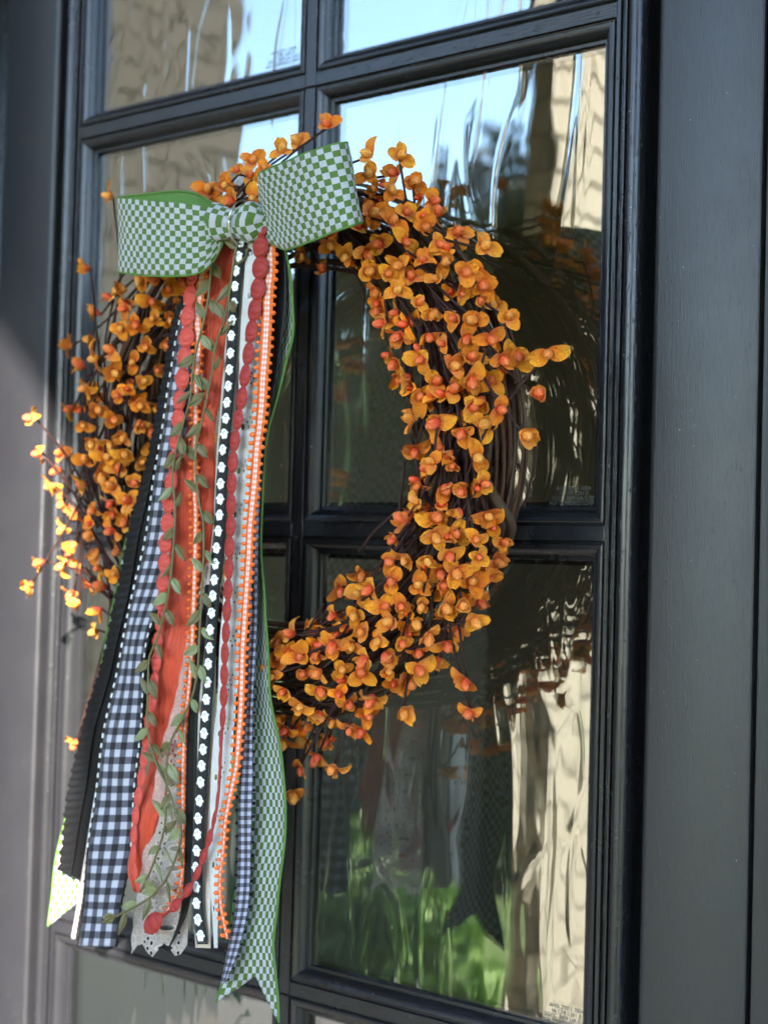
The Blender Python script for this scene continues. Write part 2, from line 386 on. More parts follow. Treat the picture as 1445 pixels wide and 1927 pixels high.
# clipped dark hedge, wider at the top, made up so the panes mirror dark
hd = empty('added_hedge', (-3.1, -4.4, -1.5), 'tall dark clipped hedge on the lawn, put in to darken the mirrored view', 'added_hedge')
zz = rng.uniform(-1.5, 1.30, 26000); xr = np.where(zz > -.35, -2.56, -2.56-.30*np.clip((-.35-zz)/1.0, 0, 1)); xl = -3.72
xx = xl+(xr-xl)*rng.uniform(0, 1, 26000); yy = rng.uniform(-4.75, -4.2, 26000)
sh = rng.integers(0, 4, 26000); yy = np.where(sh == 0, -4.2, yy); xx = np.where(sh == 1, xr, xx); zz = np.where(sh == 2, 1.28, zz)
cor = (zz > 1.15) & (xx > xr-.13); zz = np.where(cor, np.minimum(zz, 1.15+.13*np.sqrt(np.clip(1-((xx-(xr-.13))/.13)**2, 0, 1))), zz)
o = leaves('foliage', np.stack([xx, yy, zz], 1)+rng.normal(size=(26000, 3))*.012, .035, LEAF['dark'], hd); o.matrix_parent_inverse = Matrix.Translation((3.1, 4.4, 1.5))
mb = MB(); mb.box((-3.6, -4.7, -1.5), (-2.95, -4.28, 1.18)); o = mb.build('stem_mass', LEAF['dark'], hd); o.matrix_parent_inverse = Matrix.Translation((3.1, 4.4, 1.5))
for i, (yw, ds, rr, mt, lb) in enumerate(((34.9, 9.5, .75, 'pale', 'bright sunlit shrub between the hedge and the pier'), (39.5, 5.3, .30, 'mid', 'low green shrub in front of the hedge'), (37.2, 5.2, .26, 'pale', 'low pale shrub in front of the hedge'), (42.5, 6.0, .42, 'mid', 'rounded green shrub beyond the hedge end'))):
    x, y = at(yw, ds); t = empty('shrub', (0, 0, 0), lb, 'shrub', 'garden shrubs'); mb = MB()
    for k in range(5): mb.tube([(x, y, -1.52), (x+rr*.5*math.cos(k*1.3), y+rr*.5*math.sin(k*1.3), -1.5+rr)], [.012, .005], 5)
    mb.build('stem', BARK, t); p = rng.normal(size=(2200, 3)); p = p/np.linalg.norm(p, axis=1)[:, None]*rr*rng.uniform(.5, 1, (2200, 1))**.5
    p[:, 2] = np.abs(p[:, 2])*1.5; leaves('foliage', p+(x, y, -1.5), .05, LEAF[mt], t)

# ------------------------------------------------------------------ ribbon materials (UV in metres: u across, v along)
def weave(k, u, v, sc=1500, st=.25):
    w = k.math('MULTIPLY', k.math('SINE', k.math('MULTIPLY', u, sc*2)), k.math('SINE', k.math('MULTIPLY', v, sc*2)))
    return k.bump(w, st, .0002)
def cell(k, x, size):          # 0/1 alternating
    return k.math('GREATER_THAN', k.math('FLOORED_MODULO', x, size*2), size)
def cloth(k, col, rough=.75, trans=.25, normal=None, sheen=.15):
    k.set(Base_Color=col, Roughness=rough, Specular_IOR_Level=.2, Sheen_Weight=sheen)
    if normal is not None: k.set(Normal=normal)
    if trans:
        t = k.n('BsdfTranslucent', i_Color=col); mx = k.n('MixShader', i_0=trans, i_1=k.b.outputs[0], i_2=t.outputs[0])
        k.t.links.new(mx.outputs[0], k.out.inputs[0])
    return k.m
def check_mat():
    k = NM('green_white_check'); u, v = k.uv(); s = .0057
    a, b = cell(k, u, s), cell(k, v, s); x = k.math('ABSOLUTE', k.math('SUBTRACT', a, b))
    n = k.noise(k.coord('UV'), 900, 2)
    g = k.mix(n, (.050, .100, .018), (.100, .175, .036)); w = k.mix(n, (.38, .38, .43), (.58, .58, .63))
    rib = k.math('MULTIPLY', k.math('SINE', k.math('MULTIPLY', u, 6000)), x)
    tuft = k.math('MULTIPLY', k.math('ADD', rib, k.math('MULTIPLY', x, 1.5)), 1)
    return cloth(k, k.mix(x, g, w), .8, .12, k.bump(tuft, .6, .0004))
CHECK = check_mat()
GREEN = plain('green_ribbon_lining', (.065, .150, .022), .7, (900, .4, .0004), .2, 300)
def gingham(name, dark, mid, light, s):
    k = NM(name); u, v = k.uv(); a, b = cell(k, u, s), cell(k, v, s)
    n = k.noise(k.mapv(k.coord('UV'), (1, .15, 1)), 2600, 1); n2 = k.noise(k.mapv(k.coord('UV'), (.15, 1, 1)), 2600, 1)
    tot = k.math('ADD', a, b)
    c = k.mix(k.math('GREATER_THAN', tot, .5), dark, k.mix(k.math('MULTIPLY', n2, .7), mid, tuple(x*.5 for x in mid)))
    c = k.mix(k.math('GREATER_THAN', tot, 1.5), c, k.mix(n, light, tuple(x*.85 for x in light)))
    return cloth(k, c, .8, .2, weave(k, u, v))
GING = gingham('black_white_gingham', (.018, .018, .022), (.13, .13, .17), (.54, .54, .62), .0066)
GINGS = gingham('small_black_white_gingham', (.03, .03, .04), (.16, .16, .22), (.46, .46, .58), .0034)
def orange_trim():
    k = NM('orange_white_gingham'); u, v = k.uv(); c = k.math('ABSOLUTE', k.math('SUBTRACT', u, .00575)); n = k.noise(k.coord('UV'), 1500, 2)
    a, b = cell(k, u, .0013), cell(k, v, .0022); tot = k.math('ADD', a, b)
    g = k.mix(k.math('MULTIPLY', tot, .5), (.80, .22, .08), (.78, .70, .72))
    o_ = k.mix(n, (.62, .10, .012), (.86, .19, .03))
    return cloth(k, k.mix(k.math('GREATER_THAN', c, .0030), g, o_), .85, .15, k.bump(n, .6, .0006))
OGING = orange_trim()
def rib_mat(name, col, rough=.6, freq=5200, st=.5, trans=.1):
    k = NM(name); u, v = k.uv(); n = k.noise(k.coord('UV'), 500, 3)
    return cloth(k, k.mix(n, tuple(x*.85 for x in col), tuple(min(1, x*1.12) for x in col)), rough, trans, k.bump(k.math('SINE', k.math('MULTIPLY', v, freq)), st, .0003))
BLACKG = rib_mat('black_grosgrain', (.012, .013, .014), .65, 4200, .8, 0)
BLACKS = plain('black_satin', (.006, .006, .007), .45, (200, .2, .0005), Specular_IOR_Level=.18)
CREAM = rib_mat('cream_ribbon', (.74, .64, .56), .7, 6000, .4, .2)
def satin_mat():
    k = NM('red_orange_satin'); u, v = k.uv(); n = k.noise(k.mapv(k.coord('UV'), (6, 1, 1)), 120, 3)
    f = k.noise(k.mapv(k.coord('UV'), (9, .8, 1)), 26, 3, .55)
    return cloth(k, k.mix(n, (.56, .060, .028), (.74, .10, .045)), .36, .2, k.bump(f, .9, .006, k.bump(n, .2, .0008)))
SATIN = satin_mat()
PUMP = plain('coral_red_felt', (.50, .055, .038), .62, (1500, .3, .0003), .1, 90)
PUMPD = plain('brick_red_felt', (.27, .014, .011), .62, (1500, .3, .0003), .1, 90)
OLIVE = plain('olive_satin_leaf', (.105, .090, .030), .5, (700, .3, .0004), .22, 25)
SAGE = plain('sage_satin_leaf', (.17, .19, .085), .5, (700, .3, .0004), .22, 25)
ORANGE = plain('orange_picot', (.82, .155, .022), .75, (900, .4, .0005), .15, 80)
WHITE = plain('white_print', (.82, .83, .84), .6, None, .04); INK = plain('black_print', (.01, .01, .01), .6)
STEEL = NM('brushed_steel').set(Base_Color=(.62, .60, .56), Metallic=1.0, Roughness=.28).m
def lace_mat(name, col, period, holes, sheer):
    """eyelet lace: rows of round eyelets, oval ladder slots, raised cords; u in metres from the edge, v along"""
    k = NM(name); u, v = k.uv()
    def eye(u0, ru, rv, per, off=0.0):
        dv = k.math('SUBTRACT', k.math('FLOORED_MODULO', k.math('ADD', v, off), per), per/2)
        a = k.math('DIVIDE', dv, rv); b = k.math('DIVIDE', k.math('SUBTRACT', u, u0), ru)
        return k.math('SQRT', k.math('ADD', k.math('MULTIPLY', a, a), k.math('MULTIPLY', b, b)))
    mn = None
    for h in holes:
        e = eye(*h); mn = e if mn is None else k.math('MINIMUM', mn, e)
    ring = k.math('EXPONENT', k.math('MULTIPLY', k.math('POWER', k.math('DIVIDE', k.math('SUBTRACT', mn, 1.35), .3), 2.0), -1))
    vor = k.n('TexVoronoi', feature='DISTANCE_TO_EDGE', i_Vector=k.coord('UV'), i_Scale=240.0).outputs[0]
    cord = k.ramp(vor, [(.0, (1, 1, 1)), (.14, (0, 0, 0))])
    h = k.math('ADD', k.math('MULTIPLY', ring, 1.2), k.math('MULTIPLY', cord, .6))
    cloth(k, k.mix(ring, tuple(x*.88 for x in col), col), .85, .3, k.bump(h, .7, .0009))
    surf = k.out.inputs[0].links[0].from_socket
    al = k.math('GREATER_THAN', mn, 1.0)
    if sheer < 1: al = k.math('MULTIPLY', al, k.math('MAXIMUM', k.math('MAXIMUM', ring, cord), sheer), clamp=True)
    tr = k.n('BsdfTransparent'); mx = k.n('MixShader', i_0=al, i_1=tr.outputs[0], i_2=surf); k.t.links.new(mx.outputs[0], k.out.inputs[0])
    return k.m
LACEW = lace_mat('white_eyelet_lace', (.88, .86, .84), .01, [(.0062, .0019, .0026, .036, 0), (.0125, .0008, .0011, .036, .0), (.0150, .0008, .0011, .036, .004), (.0128, .0008, .0011, .036, .008), (.0155, .0007, .001, .036, .012), (.0105, .0007, .001, .036, .004)], 1)
LACEI = lace_mat('ivory_sheer_lace', (.76, .64, .58), .01, [(.030, .0060, .0022, .017, 0), (.018, .0013, .0018, .0085, 0), (.0145, .0012, .0016, .0085, .004), (.0115, .0010, .0014, .0085, .001), (.041, .0011, .0015, .0085, 0)], .62)

# ------------------------------------------------------------------ ribbons
class Strip:
    """a strip whose two edges are traced as rows (v, u_left, u_right[, y]) at y metres off the door"""
    def __init__(s, rows, y, cut=None, wave=0.0, waves=9.0, cup=0.0, seed=0):
        R = []
        for r in rows:
            yy = r[3] if len(r) > 3 else y; R.append(np.r_[P(r[1], r[0], yy), P(r[2], r[0], yy)])
        R = np.array(R); q = np.hstack([(R[:, :3]+R[:, 3:])/2, (R[:, 3:]-R[:, :3])/2])
        n = 240; s.q = np.array(catmull(q, n)); s.c = s.q[:, :3]; s.w = s.q[:, 3:]
        s.L = np.r_[0, np.cumsum(np.linalg.norm(np.diff(s.c, axis=0), axis=1))]; s.T = s.L[-1]
        s.cut, s.wave, s.waves, s.cup, s.ph = cut, wave, waves, cup, seed*1.7
    def pos(s, t, a, off=0.0):        # t metres along, a in -1..1 across, off metres towards the viewer
        c = np.array([np.interp(t, s.L, s.c[:, i]) for i in range(3)]); w = np.array([np.interp(t, s.L, s.w[:, i]) for i in range(3)])
        f = t/s.T
        dy = s.wave*(.25+.75*f)*(math.sin(s.waves*6.28*f+s.ph+a*.9)+.5*math.sin(s.waves*2.3*6.28*f+s.ph*2-a*1.4))+s.cup*(1-a*a)
        p = c+w*a; p[1] -= dy+off; return p
    def tan(s, t):
        d = s.pos(min(t+.004, s.T), 0)-s.pos(max(t-.004, 0), 0); return Vector(d).normalized()
    def mesh(s, mb, width, m=8, step=.004, mi=0, a0=-1, a1=1, off=0.0, ruffle=None, edge=None):
        n = max(3, int(s.T/step)); G, UV = [], []
        for i in range(n+1):
            row, uvr = [], []
            for j in range(m+1):
                a = a0+(a1-a0)*j/m; T = s.T-(s.cut(a) if s.cut else 0); t = T*i/n
                aa = a+(edge(t, a) if edge else 0)
                o = off+(ruffle(t, a) if ruffle else 0)
                row.append(s.pos(t, aa, o)); uvr.append(((a+1)/2*width, t))
            G.append(row); UV.append(uvr)
        mb.grid(G, UV, mi)
    def edge_tube(s, mb, a, r, mi=0, step=.004, off=0.0):
        T = s.T-(s.cut(a) if s.cut else 0); n = int(T/step); mb.tube([s.pos(T*i/n, a, off) for i in range(n+1)], r, 5, mi)
def rib_obj(name, strip, width, mat, parent, thick=.0005, **kw):
    mb = MB(); strip.mesh(mb, width, **kw); o = mb.build(name, mat, parent, True)
    if thick: md = o.modifiers.new('thickness', 'SOLIDIFY'); md.thickness = thick; md.offset = 0
    return o
HANG = 'ribbons hanging from the bow'
def thing(name, label, cat='ribbon'): return empty(name, (0, 0, 0), label, cat, HANG)
def picot(strip, parent, mat, per, r, sides=(-1, 1), out=1.12, off=.0, t0=0, name='picot_edge', elong=1.0):
    mb = MB(); t = t0; i = 0
    while t < strip.T-.002:
        tg = strip.tan(t)
        for a in sides:
            tt = t+(per/2 if a > 0 and len(sides) > 1 else 0)
            if tt < strip.T:
                k = random.uniform(.85, 1.15); e = (Vector(strip.pos(tt, 1))-Vector(strip.pos(tt, -1))).normalized(); nn = tg.cross(e)
                mb.blob(Vector(strip.pos(tt, a, off))+e*a*r*.55*out, (r*k*elong, r*k*.8, r*k*.8), 4, 6, 0, (e, tg, nn))
        t += per; i += 1
    return tag(mb.build(name, mat, parent, True), kind='stuff')

# wide check tails belong to the bow
bow = empty('bow', (.03, -.15, .25), 'green and white checked bow with two loops and long tails', 'bow')
def bpart(o): o.matrix_parent_inverse = Matrix.Translation((-.03, .15, -.25)); return o
CK = .074
sL = Strip([(430, 420, 470), (520, 362, 440), (700, 318, 405), (900, 270, 375), (1050, 233, 340), (1200, 199, 306), (1330, 173, 280), (1440, 149, 252), (1560, 122, 222), (1640, 98, 196), (1700, 90, 184), (1745, 88, 178)], -.122,
           cut=lambda a: .0+.040*(a+1)/2, wave=.003, waves=3)
o = bpart(rib_obj('tail', sL, CK, CHECK, bow, .0007, m=16)); o['label'] = 'checked bow tail behind the black ruffled ribbon'
mb = MB(); sL.edge_tube(mb, -1, .0012); sL.edge_tube(mb, 1, .0012); bpart(mb.build('wired_edge', GREEN, bow, True))
sR = Strip([(450, 500, 536, -.150), (480, 510, 540, -.150), (520, 512, 548, -.147), (580, 508, 551, -.145), (632, 500, 550, -.143), (680, 490, 538, -.142), (727, 480, 527, -.142), (788, 465, 510, -.142), (838, 458, 501, -.142), (880, 452, 497, -.142), (932, 448, 494, -.142),
           (1025, 445, 490, -.142), (1075, 448, 492, -.142), (1150, 455, 500, -.142), (1230, 458, 506, -.142), (1300, 462, 508, -.142), (1350, 462, 515, -.142), (1425, 460, 527, -.142), (1500, 457, 537, -.142), (1575, 455, 537, -.142),
           (1650, 448, 530, -.142), (1725, 440, 518, -.142), (1775, 436, 512, -.142), (1825, 424, 517, -.142), (1880, 408, 522, -.142), (1935, 396, 526, -.142)], -.142,
           cut=lambda a: .012+.030*(1-abs(a-.05))*(1 if a < .05 else 1)-(.016 if a > .7 else 0)*0+(.010 if a < .05 else -.010)*abs(a-.05), wave=.0015, waves=4, cup=-.004)
o = bpart(rib_obj('tail', sR, CK, CHECK, bow, .0007, m=20)); o['label'] = 'checked bow tail with a notched end beside the wreath'
mb = MB(); sR.edge_tube(mb, -1, .0012); sR.edge_tube(mb, 1, .0012); bpart(mb.build('wired_edge', GREEN, bow, True))

# loops: stations (u_top, v_top, u_bottom, v_bottom, y)
def loop(st, ck0=0.0, flip=False):
    st = np.array([np.r_[P(a, b, y), P(c, d, y)] for a, b, c, d, y in st]); q = np.hstack([(st[:, :3]+st[:, 3:])/2, (st[:, 3:]-st[:, :3])/2])
    n = 70; Q = np.array(catmull(q, n)); L = np.r_[0, np.cumsum(np.linalg.norm(np.diff(Q[:, :3], axis=0), axis=1))]
    G, UV = [], []; m = 12
    for i in range(n):
        kn = math.exp(-min(i, n-1-i)/7)
        G.append([Q[i, :3]+Q[i, 3:]*(2*j/m-1)+np.array([0, .0030*kn*math.sin(j*1.9+.3*i)+.0007*math.sin(i*.33+j*.5)+.0004*math.sin(i*.9-j*.7), 0]) for j in range(m+1)]); UV.append([(j/m*CK, L[i]+ck0) for j in range(m+1)])
    if flip: G = [g[::-1] for g in G]; UV = [g[::-1] for g in UV]
    mb = MB(); mb.grid(G, UV); mb2 = MB()
    for e in (0, m): mb2.tube([g[e] for g in G], .0011, 6)
    o = bpart(mb.build('loop', [CHECK, GREEN], bow, True))
    md = o.modifiers.new('thickness', 'SOLIDIFY'); md.thickness = .0008; md.offset = 1; md.material_offset = 1
    p = bpart(mb2.build('wired_edge', GREEN, bow, True)); return o
loop([(452, 398, 452, 440, -.150), (428, 396, 425, 452, -.154), (405, 391, 402, 490, -.163), (380, 387, 375, 512, -.172), (330, 380, 330, 519, -.179), (280, 376, 282, 518, -.179), (245, 373, 248, 515, -.175), (226, 372, 230, 512, -.168), (223, 371, 226, 511, -.160),
      (236, 369, 238, 507, -.150), (270, 365, 270, 500, -.143), (310, 361, 310, 495, -.140), (345, 360, 345, 490, -.139), (375, 366, 372, 480, -.139), (400, 382, 398, 460, -.141), (430, 398, 430, 440, -.145)], 0, True)
loop([(470, 396, 470, 440, -.150), (486, 380, 492, 450, -.153), (487, 350, 512, 458, -.161), (489, 328, 537, 469, -.174), (512, 315, 562, 462, -.187), (545, 300, 592, 450, -.196), (580, 286, 622, 438, -.200), (615, 276, 650, 428, -.199), (640, 270, 670, 422, -.192), (652, 268, 680, 419, -.182),
      (650, 270, 678, 418, -.168), (630, 278, 650, 420, -.155), (590, 300, 600, 424, -.147), (550, 330, 555, 428, -.144), (510, 370, 512, 434, -.144), (480, 396, 480, 440, -.147)], .003)
# knot: a gathered sleeve between the loops, and the steel ring round it
mb = MB(); G, UV = [], []
for i in range(17):
    a = i/16; c = P(404+104*a, 420-8*a+4*math.sin(a*3.1), -.158); rr = .0145+.0025*math.cos(a*9)-.010*max(0, a-.75)*4*.8; row, uvr = [], []
    for j in range(25):
        t = 2*math.pi*j/24; k = 1+.05*math.sin(5*t+3*a)
        row.append((c[0]+.001*math.sin(4*t), c[1]-rr*.8*k*math.cos(t), c[2]+rr*k*math.sin(t))); uvr.append((t*.0135, .06*a))
    G.append(row); UV.append(uvr)
mb.grid(G, UV); bpart(mb.build('knot', CHECK, bow, True))
c = P(455, 418, -.158); mb = MB()
mb.tube([(c[0]+.0015*math.cos(2*math.pi*i/28)*0+.004*math.sin(2*math.pi*i/28+.6)*.8, c[1]-.0165*math.cos(2*math.pi*i/28), c[2]+.0175*math.sin(2*math.pi*i/28)) for i in range(29)], .0010, 6)
bpart(mb.build('ring', STEEL, bow, True))

# black ribbon with a ruffled edge
t = thing('ruffled_ribbon', 'black ribbon with a gathered ruffle beside the checked tail')
s1 = Strip([(450, 425, 465), (560, 345, 385), (650, 319, 352), (750, 300, 335), (850, 281, 318), (1000, 246, 295), (1200, 202, 252), (1400, 151, 212), (1500, 131, 196), (1600, 113, 176), (1662, 107, 160)], -.131, cut=lambda a: .006*(1-a), wave=.002, waves=3)
rib_obj('band', s1, .03, BLACKS, t, m=6)
rib_obj('ruffle', s1, .03, BLACKS, t, m=10, step=.0012, a0=-1.0, a1=-.1, off=.0018, ruffle=lambda tt, a: .0010*(math.sin(tt*820+2.2*math.sin(tt*61)+a*2)+.5*math.sin(tt*1900+a*3))*max(0, min(1, (-a)*1.6)), edge=lambda tt, a: .045*math.sin(tt*410+2*math.sin(tt*50)) if a < -.6 else 0)
# narrow cream cord edging beside the gingham
t = thing('cream_trim', 'narrow cream and black trim beside the wide gingham ribbon')
s2 = Strip([(450, 428, 436), (700, 328, 337), (1000, 278, 287), (1300, 218, 226), (1500, 178, 187), (1620, 158, 168), (1768, 131, 143)], -.133, wave=.001, waves=2)
rib_obj('band', s2, .006, CREAM, t, m=2)
picot(s2, t, BLACKS, .0055, .0011, sides=(1,))
# wide gingham
t = thing('gingham_ribbon', 'wide black and white gingham ribbon with stitched edges')
s3 = Strip([(445, 425, 470), (560, 352, 400), (700, 322, 385), (850, 301, 365), (1000, 277, 338), (1100, 254, 310), (1200, 231, 282), (1300, 214, 273), (1400, 196, 265), (1500, 182, 252), (1600, 166, 244), (1700, 153, 231), (1782, 145, 221)], -.137, wave=.0022, waves=2.5, cup=.002, seed=2)
rib_obj('band', s3, .0465, GING, t, m=10)
for sg in (-1, 1): mb = MB(); s3.edge_tube(mb, sg, .0011); mb.build('edging', BLACKS, t, True)
mb = MB(); tt = .004
while tt < s3.T*.86:
    for sg in (-1, 1): mb.tube([s3.pos(tt, sg*.99, .0012), s3.pos(tt+.004, sg*.99, .0012)], .0008, 4)
    tt += .009
tag(mb.build('stitching', WHITE, t), kind='stuff')
picot(s3, t, BLACKS, .0085, .0016, t0=s3.T*.62, name='bobble_edge')
# red satin
t = thing('satin_ribbon', 'wide red orange satin ribbon with a tapered end')
s4 = Strip([(452, 400, 440), (480, 396, 442), (540, 390, 437), (600, 383, 431), (700, 362, 419), (800, 345, 410), (900, 333, 404), (1000, 324, 397), (1100, 310, 380), (1200, 298, 368), (1300, 289, 358), (1400, 279, 340), (1500, 264, 318), (1600, 251, 290), (1640, 250, 278), (1678, 258, 266)], -.138, wave=.0045, waves=3.5, cup=.004, seed=4)
rib_obj('band', s4, .036, SATIN, t, m=12)
# ivory sheer lace in front of the satin's end
t = thing('sheer_lace_ribbon', 'ivory sheer eyelet lace ribbon over the satin end', 'lace')
s5 = Strip([(1060, 392, 404), (1130, 375, 402), (1200, 356, 399), (1300, 337, 392), (1400, 312, 384), (1500, 294, 378), (1600, 275, 370), (1700, 261, 361), (1800, 256, 356)], -.1415, cut=lambda a: .006+.006*math.sin(a*7), wave=.002, waves=2, seed=5)
rib_obj('band', s5, .048, LACEI, t, 0, m=10, off=.0025, edge=lambda tt, a: (-.07*abs(math.sin(tt*180)) if a < -.9 else 0))

PUMPKINS = {}
def pumpkin_mesh(mat):
    mb = MB(); G = []; n, m = 10, 42            # ribs run from side to side
    for i in range(n+1):
        a = math.pi*i/n; row = []
        for j in range(m+1):
            b = math.pi*(j/m)                    # front half
            lobe = .50+.50*abs(math.sin(3*b+math.pi/2*0))**.55
            rr = math.sin(a)*lobe
            row.append((-math.cos(a)*.94, -rr*(.35+.65*math.sin(b))*.55+.05, math.cos(b)*math.sin(a)*.90))
        G.append(row)
    mb.grid(G)
    rim = [(math.cos(2*math.pi*i/28), 0, math.sin(2*math.pi*i/28)) for i in range(28)]
    mb.add([(x*1.06, -.05, z*1.06) for x, _, z in rim]+[(x*1.06, .05, z*1.06) for x, _, z in rim], [tuple(range(28))[::-1]]+[(i, (i+1) % 28, 28+(i+1) % 28, 28+i) for i in range(28)]+[tuple(range(28, 56))])
    mb.tube([(-.98, -.08, 0), (-1.22, -.08, .06)], [.12, .09], 5)
    return mb.mesh('pumpkin', True, [mat])
def pumpkin_chain(label, pts, y, mat, flip=1):
    """pts: (u, v, half width px, half height px)"""
    t = thing('pumpkin_trim', label, 'trim'); me = pumpkin_mesh(mat)
    W3 = [P(p[0], p[1], p[4] if len(p) > 4 else y) for p in pts]
    for i, p in enumerate(pts):
        a, b = W3[max(0, i-1)], W3[min(len(pts)-1, i+1)]; up = Vector(a-b).normalized(); c = Vector(W3[i])
        px = 1/np.linalg.norm(W3[i]-CAM)                       # metres per px is dist/F
        m = 1/(FPX*px)
        side = Vector((math.cos(.25), math.sin(.25)*0-.02, 0)); side = (side-up*side.dot(up)).normalized(); fr = up.cross(side)
        w, h = p[2]*m/.80, p[3]*m
        o = link('pumpkin', me, t)
        X = side*flip; Y = -(Vector((0, -1, 0))*1.0); Y = X.cross(up)*-1 if flip < 0 else X.cross(up)*-1
        Mx = Matrix(((X.x*w, -fr.x*-1*.0, up.x*h, c.x), (X.y*w, 0, up.y*h, c.y), (X.z*w, 0, up.z*h, c.z), (0, 0, 0, 1)))
        d = up.cross(X); d = d if d.y > 0 else -d               # local +y points back at the door
        dep = min(w, h)*.62
        for r_ in range(3): Mx[r_][1] = d[r_]*dep
        o.matrix_world = Mx
    mb = MB(); mb.tube(catmull([w+np.array([0, .0008, 0]) for w in W3], len(W3)*4), .0013, 5); mb.build('cord', mat, t, True)
    return t
LP = [(398, 432, 9, 14), (383, 455, 8, 16), (371, 484, 9, 18), (362, 518, 11, 19), (357, 556, 13, 20), (353, 595, 14, 20), (351, 634, 15, 20), (347, 672, 14, 20), (343, 712, 14, 20), (338, 753, 13, 19), (335, 788, 13, 19), (331, 827, 13, 19), (326, 868, 13, 19), (322, 907, 13, 19), (318, 946, 13, 19), (315, 985, 13, 19),
      (311, 1023, 13, 18), (309, 1060, 12, 18), (306, 1097, 12, 18), (303, 1133, 11, 18), (300, 1170, 10, 18), (297, 1208, 10, 18), (294, 1246, 10, 18), (290, 1284, 9, 18), (286, 1320, 9, 18), (280, 1356, 9, 18), (276, 1392, 9, 18), (271, 1428, 8, 18), (266, 1464, 8, 18), (260, 1500, 8, 18), (255, 1536, 7, 18), (252, 1572, 7, 18), (251, 1606, 6, 17), (254, 1640, 5, 16), (259, 1668, 4, 12)]
pumpkin_chain('coral pumpkin shaped trim down the edge of the satin ribbon', LP, -.150, PUMP)
RP = [(484, 404, 10, 12), (488, 430, 15, 17), (490, 464, 15, 20), (489, 503, 15, 21), (485, 543, 14, 21), (479, 583, 13, 21), (473, 623, 12, 21), (467, 665, 11, 21), (461, 707, 11, 21), (455, 749, 11, 21), (448, 789, 10, 20), (442, 829, 10, 20), (438, 870, 10, 20), (436, 910, 10, 20), (435, 950, 10, 20), (434, 990, 10, 20), (432, 1030, 10, 20), (431, 1070, 9, 20), (429, 1110, 9, 20), (427, 1150, 9, 20), (425, 1190, 8, 20), (423, 1230, 8, 20), (422, 1270, 8, 20), (421, 1310, 8, 20), (419, 1350, 6, 20), (416, 1390, 4, 20), (414, 1428, 3, 19), (412, 1466, 2.5, 19), (409, 1504, 3, 19), (403, 1542, 4, 19), (394, 1578, 6, 18), (383, 1612, 6, 18), (371, 1644, 6, 17), (353, 1676, 7, 17), (330, 1704, 8, 17), (288, 1738, 13, 26)]
pumpkin_chain('dark red pumpkin shaped trim between the white lace and ghost ribbon', [(*p, -.160) for p in RP], -.160, PUMPD, -1)

# orange gingham trims with picot edges
def center(rows, y, **kw): return Strip([(v, u-w, u+w) for u, v, w in rows], y, **kw)
def picot_trim(label, rows, y, **kw):
    t = thing('picot_trim', label, 'trim'); s = center(rows, y, **kw); rib_obj('band', s, .0115, OGING, t, m=4); picot(s, t, ORANGE, .0068, .0024, off=.0008, elong=1.15); return s
picot_trim('narrow orange gingham trim with picot edges over the satin ribbon', [(399, 440, 8), (383, 480, 9), (380, 510, 9), (376, 553, 9), (371, 596, 8), (374, 640, 7), (372, 683, 6), (369, 733, 5), (368, 800, 5), (366, 849, 4.5), (368, 891, 4), (366, 932, 4.5), (368, 968, 4.5), (367, 1050, 5), (365, 1120, 5), (362, 1200, 5), (357, 1275, 4), (350, 1350, 4), (345, 1425, 4), (344, 1500, 4), (345, 1560, 3), (342, 1650, 3), (325, 1700, 4), (298, 1732, 4)], -.1475)
picot_trim('wide orange gingham trim with picot edges beside the white lace', [(505, 440, 10), (507, 466, 11), (507, 517, 11), (504, 542, 11), (502, 592, 10.5), (500, 636, 10), (498, 672, 10), (495, 711, 9.5), (493, 755, 9), (489, 799, 8.5), (484, 841, 8), (481, 880, 8), (478, 918, 8), (474, 957, 7.5), (471, 988, 7), (468, 1050, 7), (464, 1110, 6.5), (459, 1185, 6.5), (456, 1240, 6), (455, 1290, 6), (453, 1340, 6), (449, 1390, 6), (445, 1440, 5), (435, 1490, 5), (425, 1540, 4), (420, 1600, 3), (414, 1650, 3), (415, 1700, 3), (423, 1745, 3), (428, 1768, 3)], -.157)

# cream ribbon, ghost ribbon on it, black velvet strip, white lace, black satin, narrow gingham
t = thing('cream_ribbon', 'cream ribbon lying behind the ghost ribbon')
s6 = Strip([(450, 446, 472), (500, 437, 466), (560, 430, 460), (640, 425, 452), (760, 416, 443), (880, 406, 434), (1000, 400, 430), (1100, 388, 417), (1200, 378, 408), (1300, 374, 406), (1400, 370, 404), (1500, 367, 401), (1600, 365, 399), (1700, 362, 397), (1785, 366, 398)], -.1485, wave=.001, waves=2)
rib_obj('band', s6, .017, CREAM, t, m=4)
GH = [(455, 456), (451, 483), (446, 510), (444, 539), (442, 571), (439, 603), (437, 632), (435.6, 665), (433.7, 696), (431.4, 727), (428.7, 758), (426.5, 788), (423.7, 817), (421, 847), (419, 880), (417, 911), (416, 940), (414.5, 970), (412.5, 1000), (409, 1032), (407, 1062), (405, 1092), (402.5, 1122), (400, 1154), (397.5, 1186), (396, 1220), (394, 1250), (392, 1285), (390, 1317), (387.5, 1349), (385.5, 1381), (384, 1411), (381.5, 1442), (379.5, 1473), (377, 1508), (374.5, 1541), (373.5, 1571), (372, 1602), (370.5, 1634), (371, 1670), (371.5, 1701), (374, 1732), (379, 1762)]
t = thing('ghost_ribbon', 'black grosgrain ribbon printed with a column of white ghosts')
s7 = center([(464, 436, 8)]+[(u, v, 9.6 if v < 900 else 10.2) for u, v in GH]+[(381, 1778, 10)], -.1535)
rib_obj('band', s7, .0105, BLACKG, t, m=4)
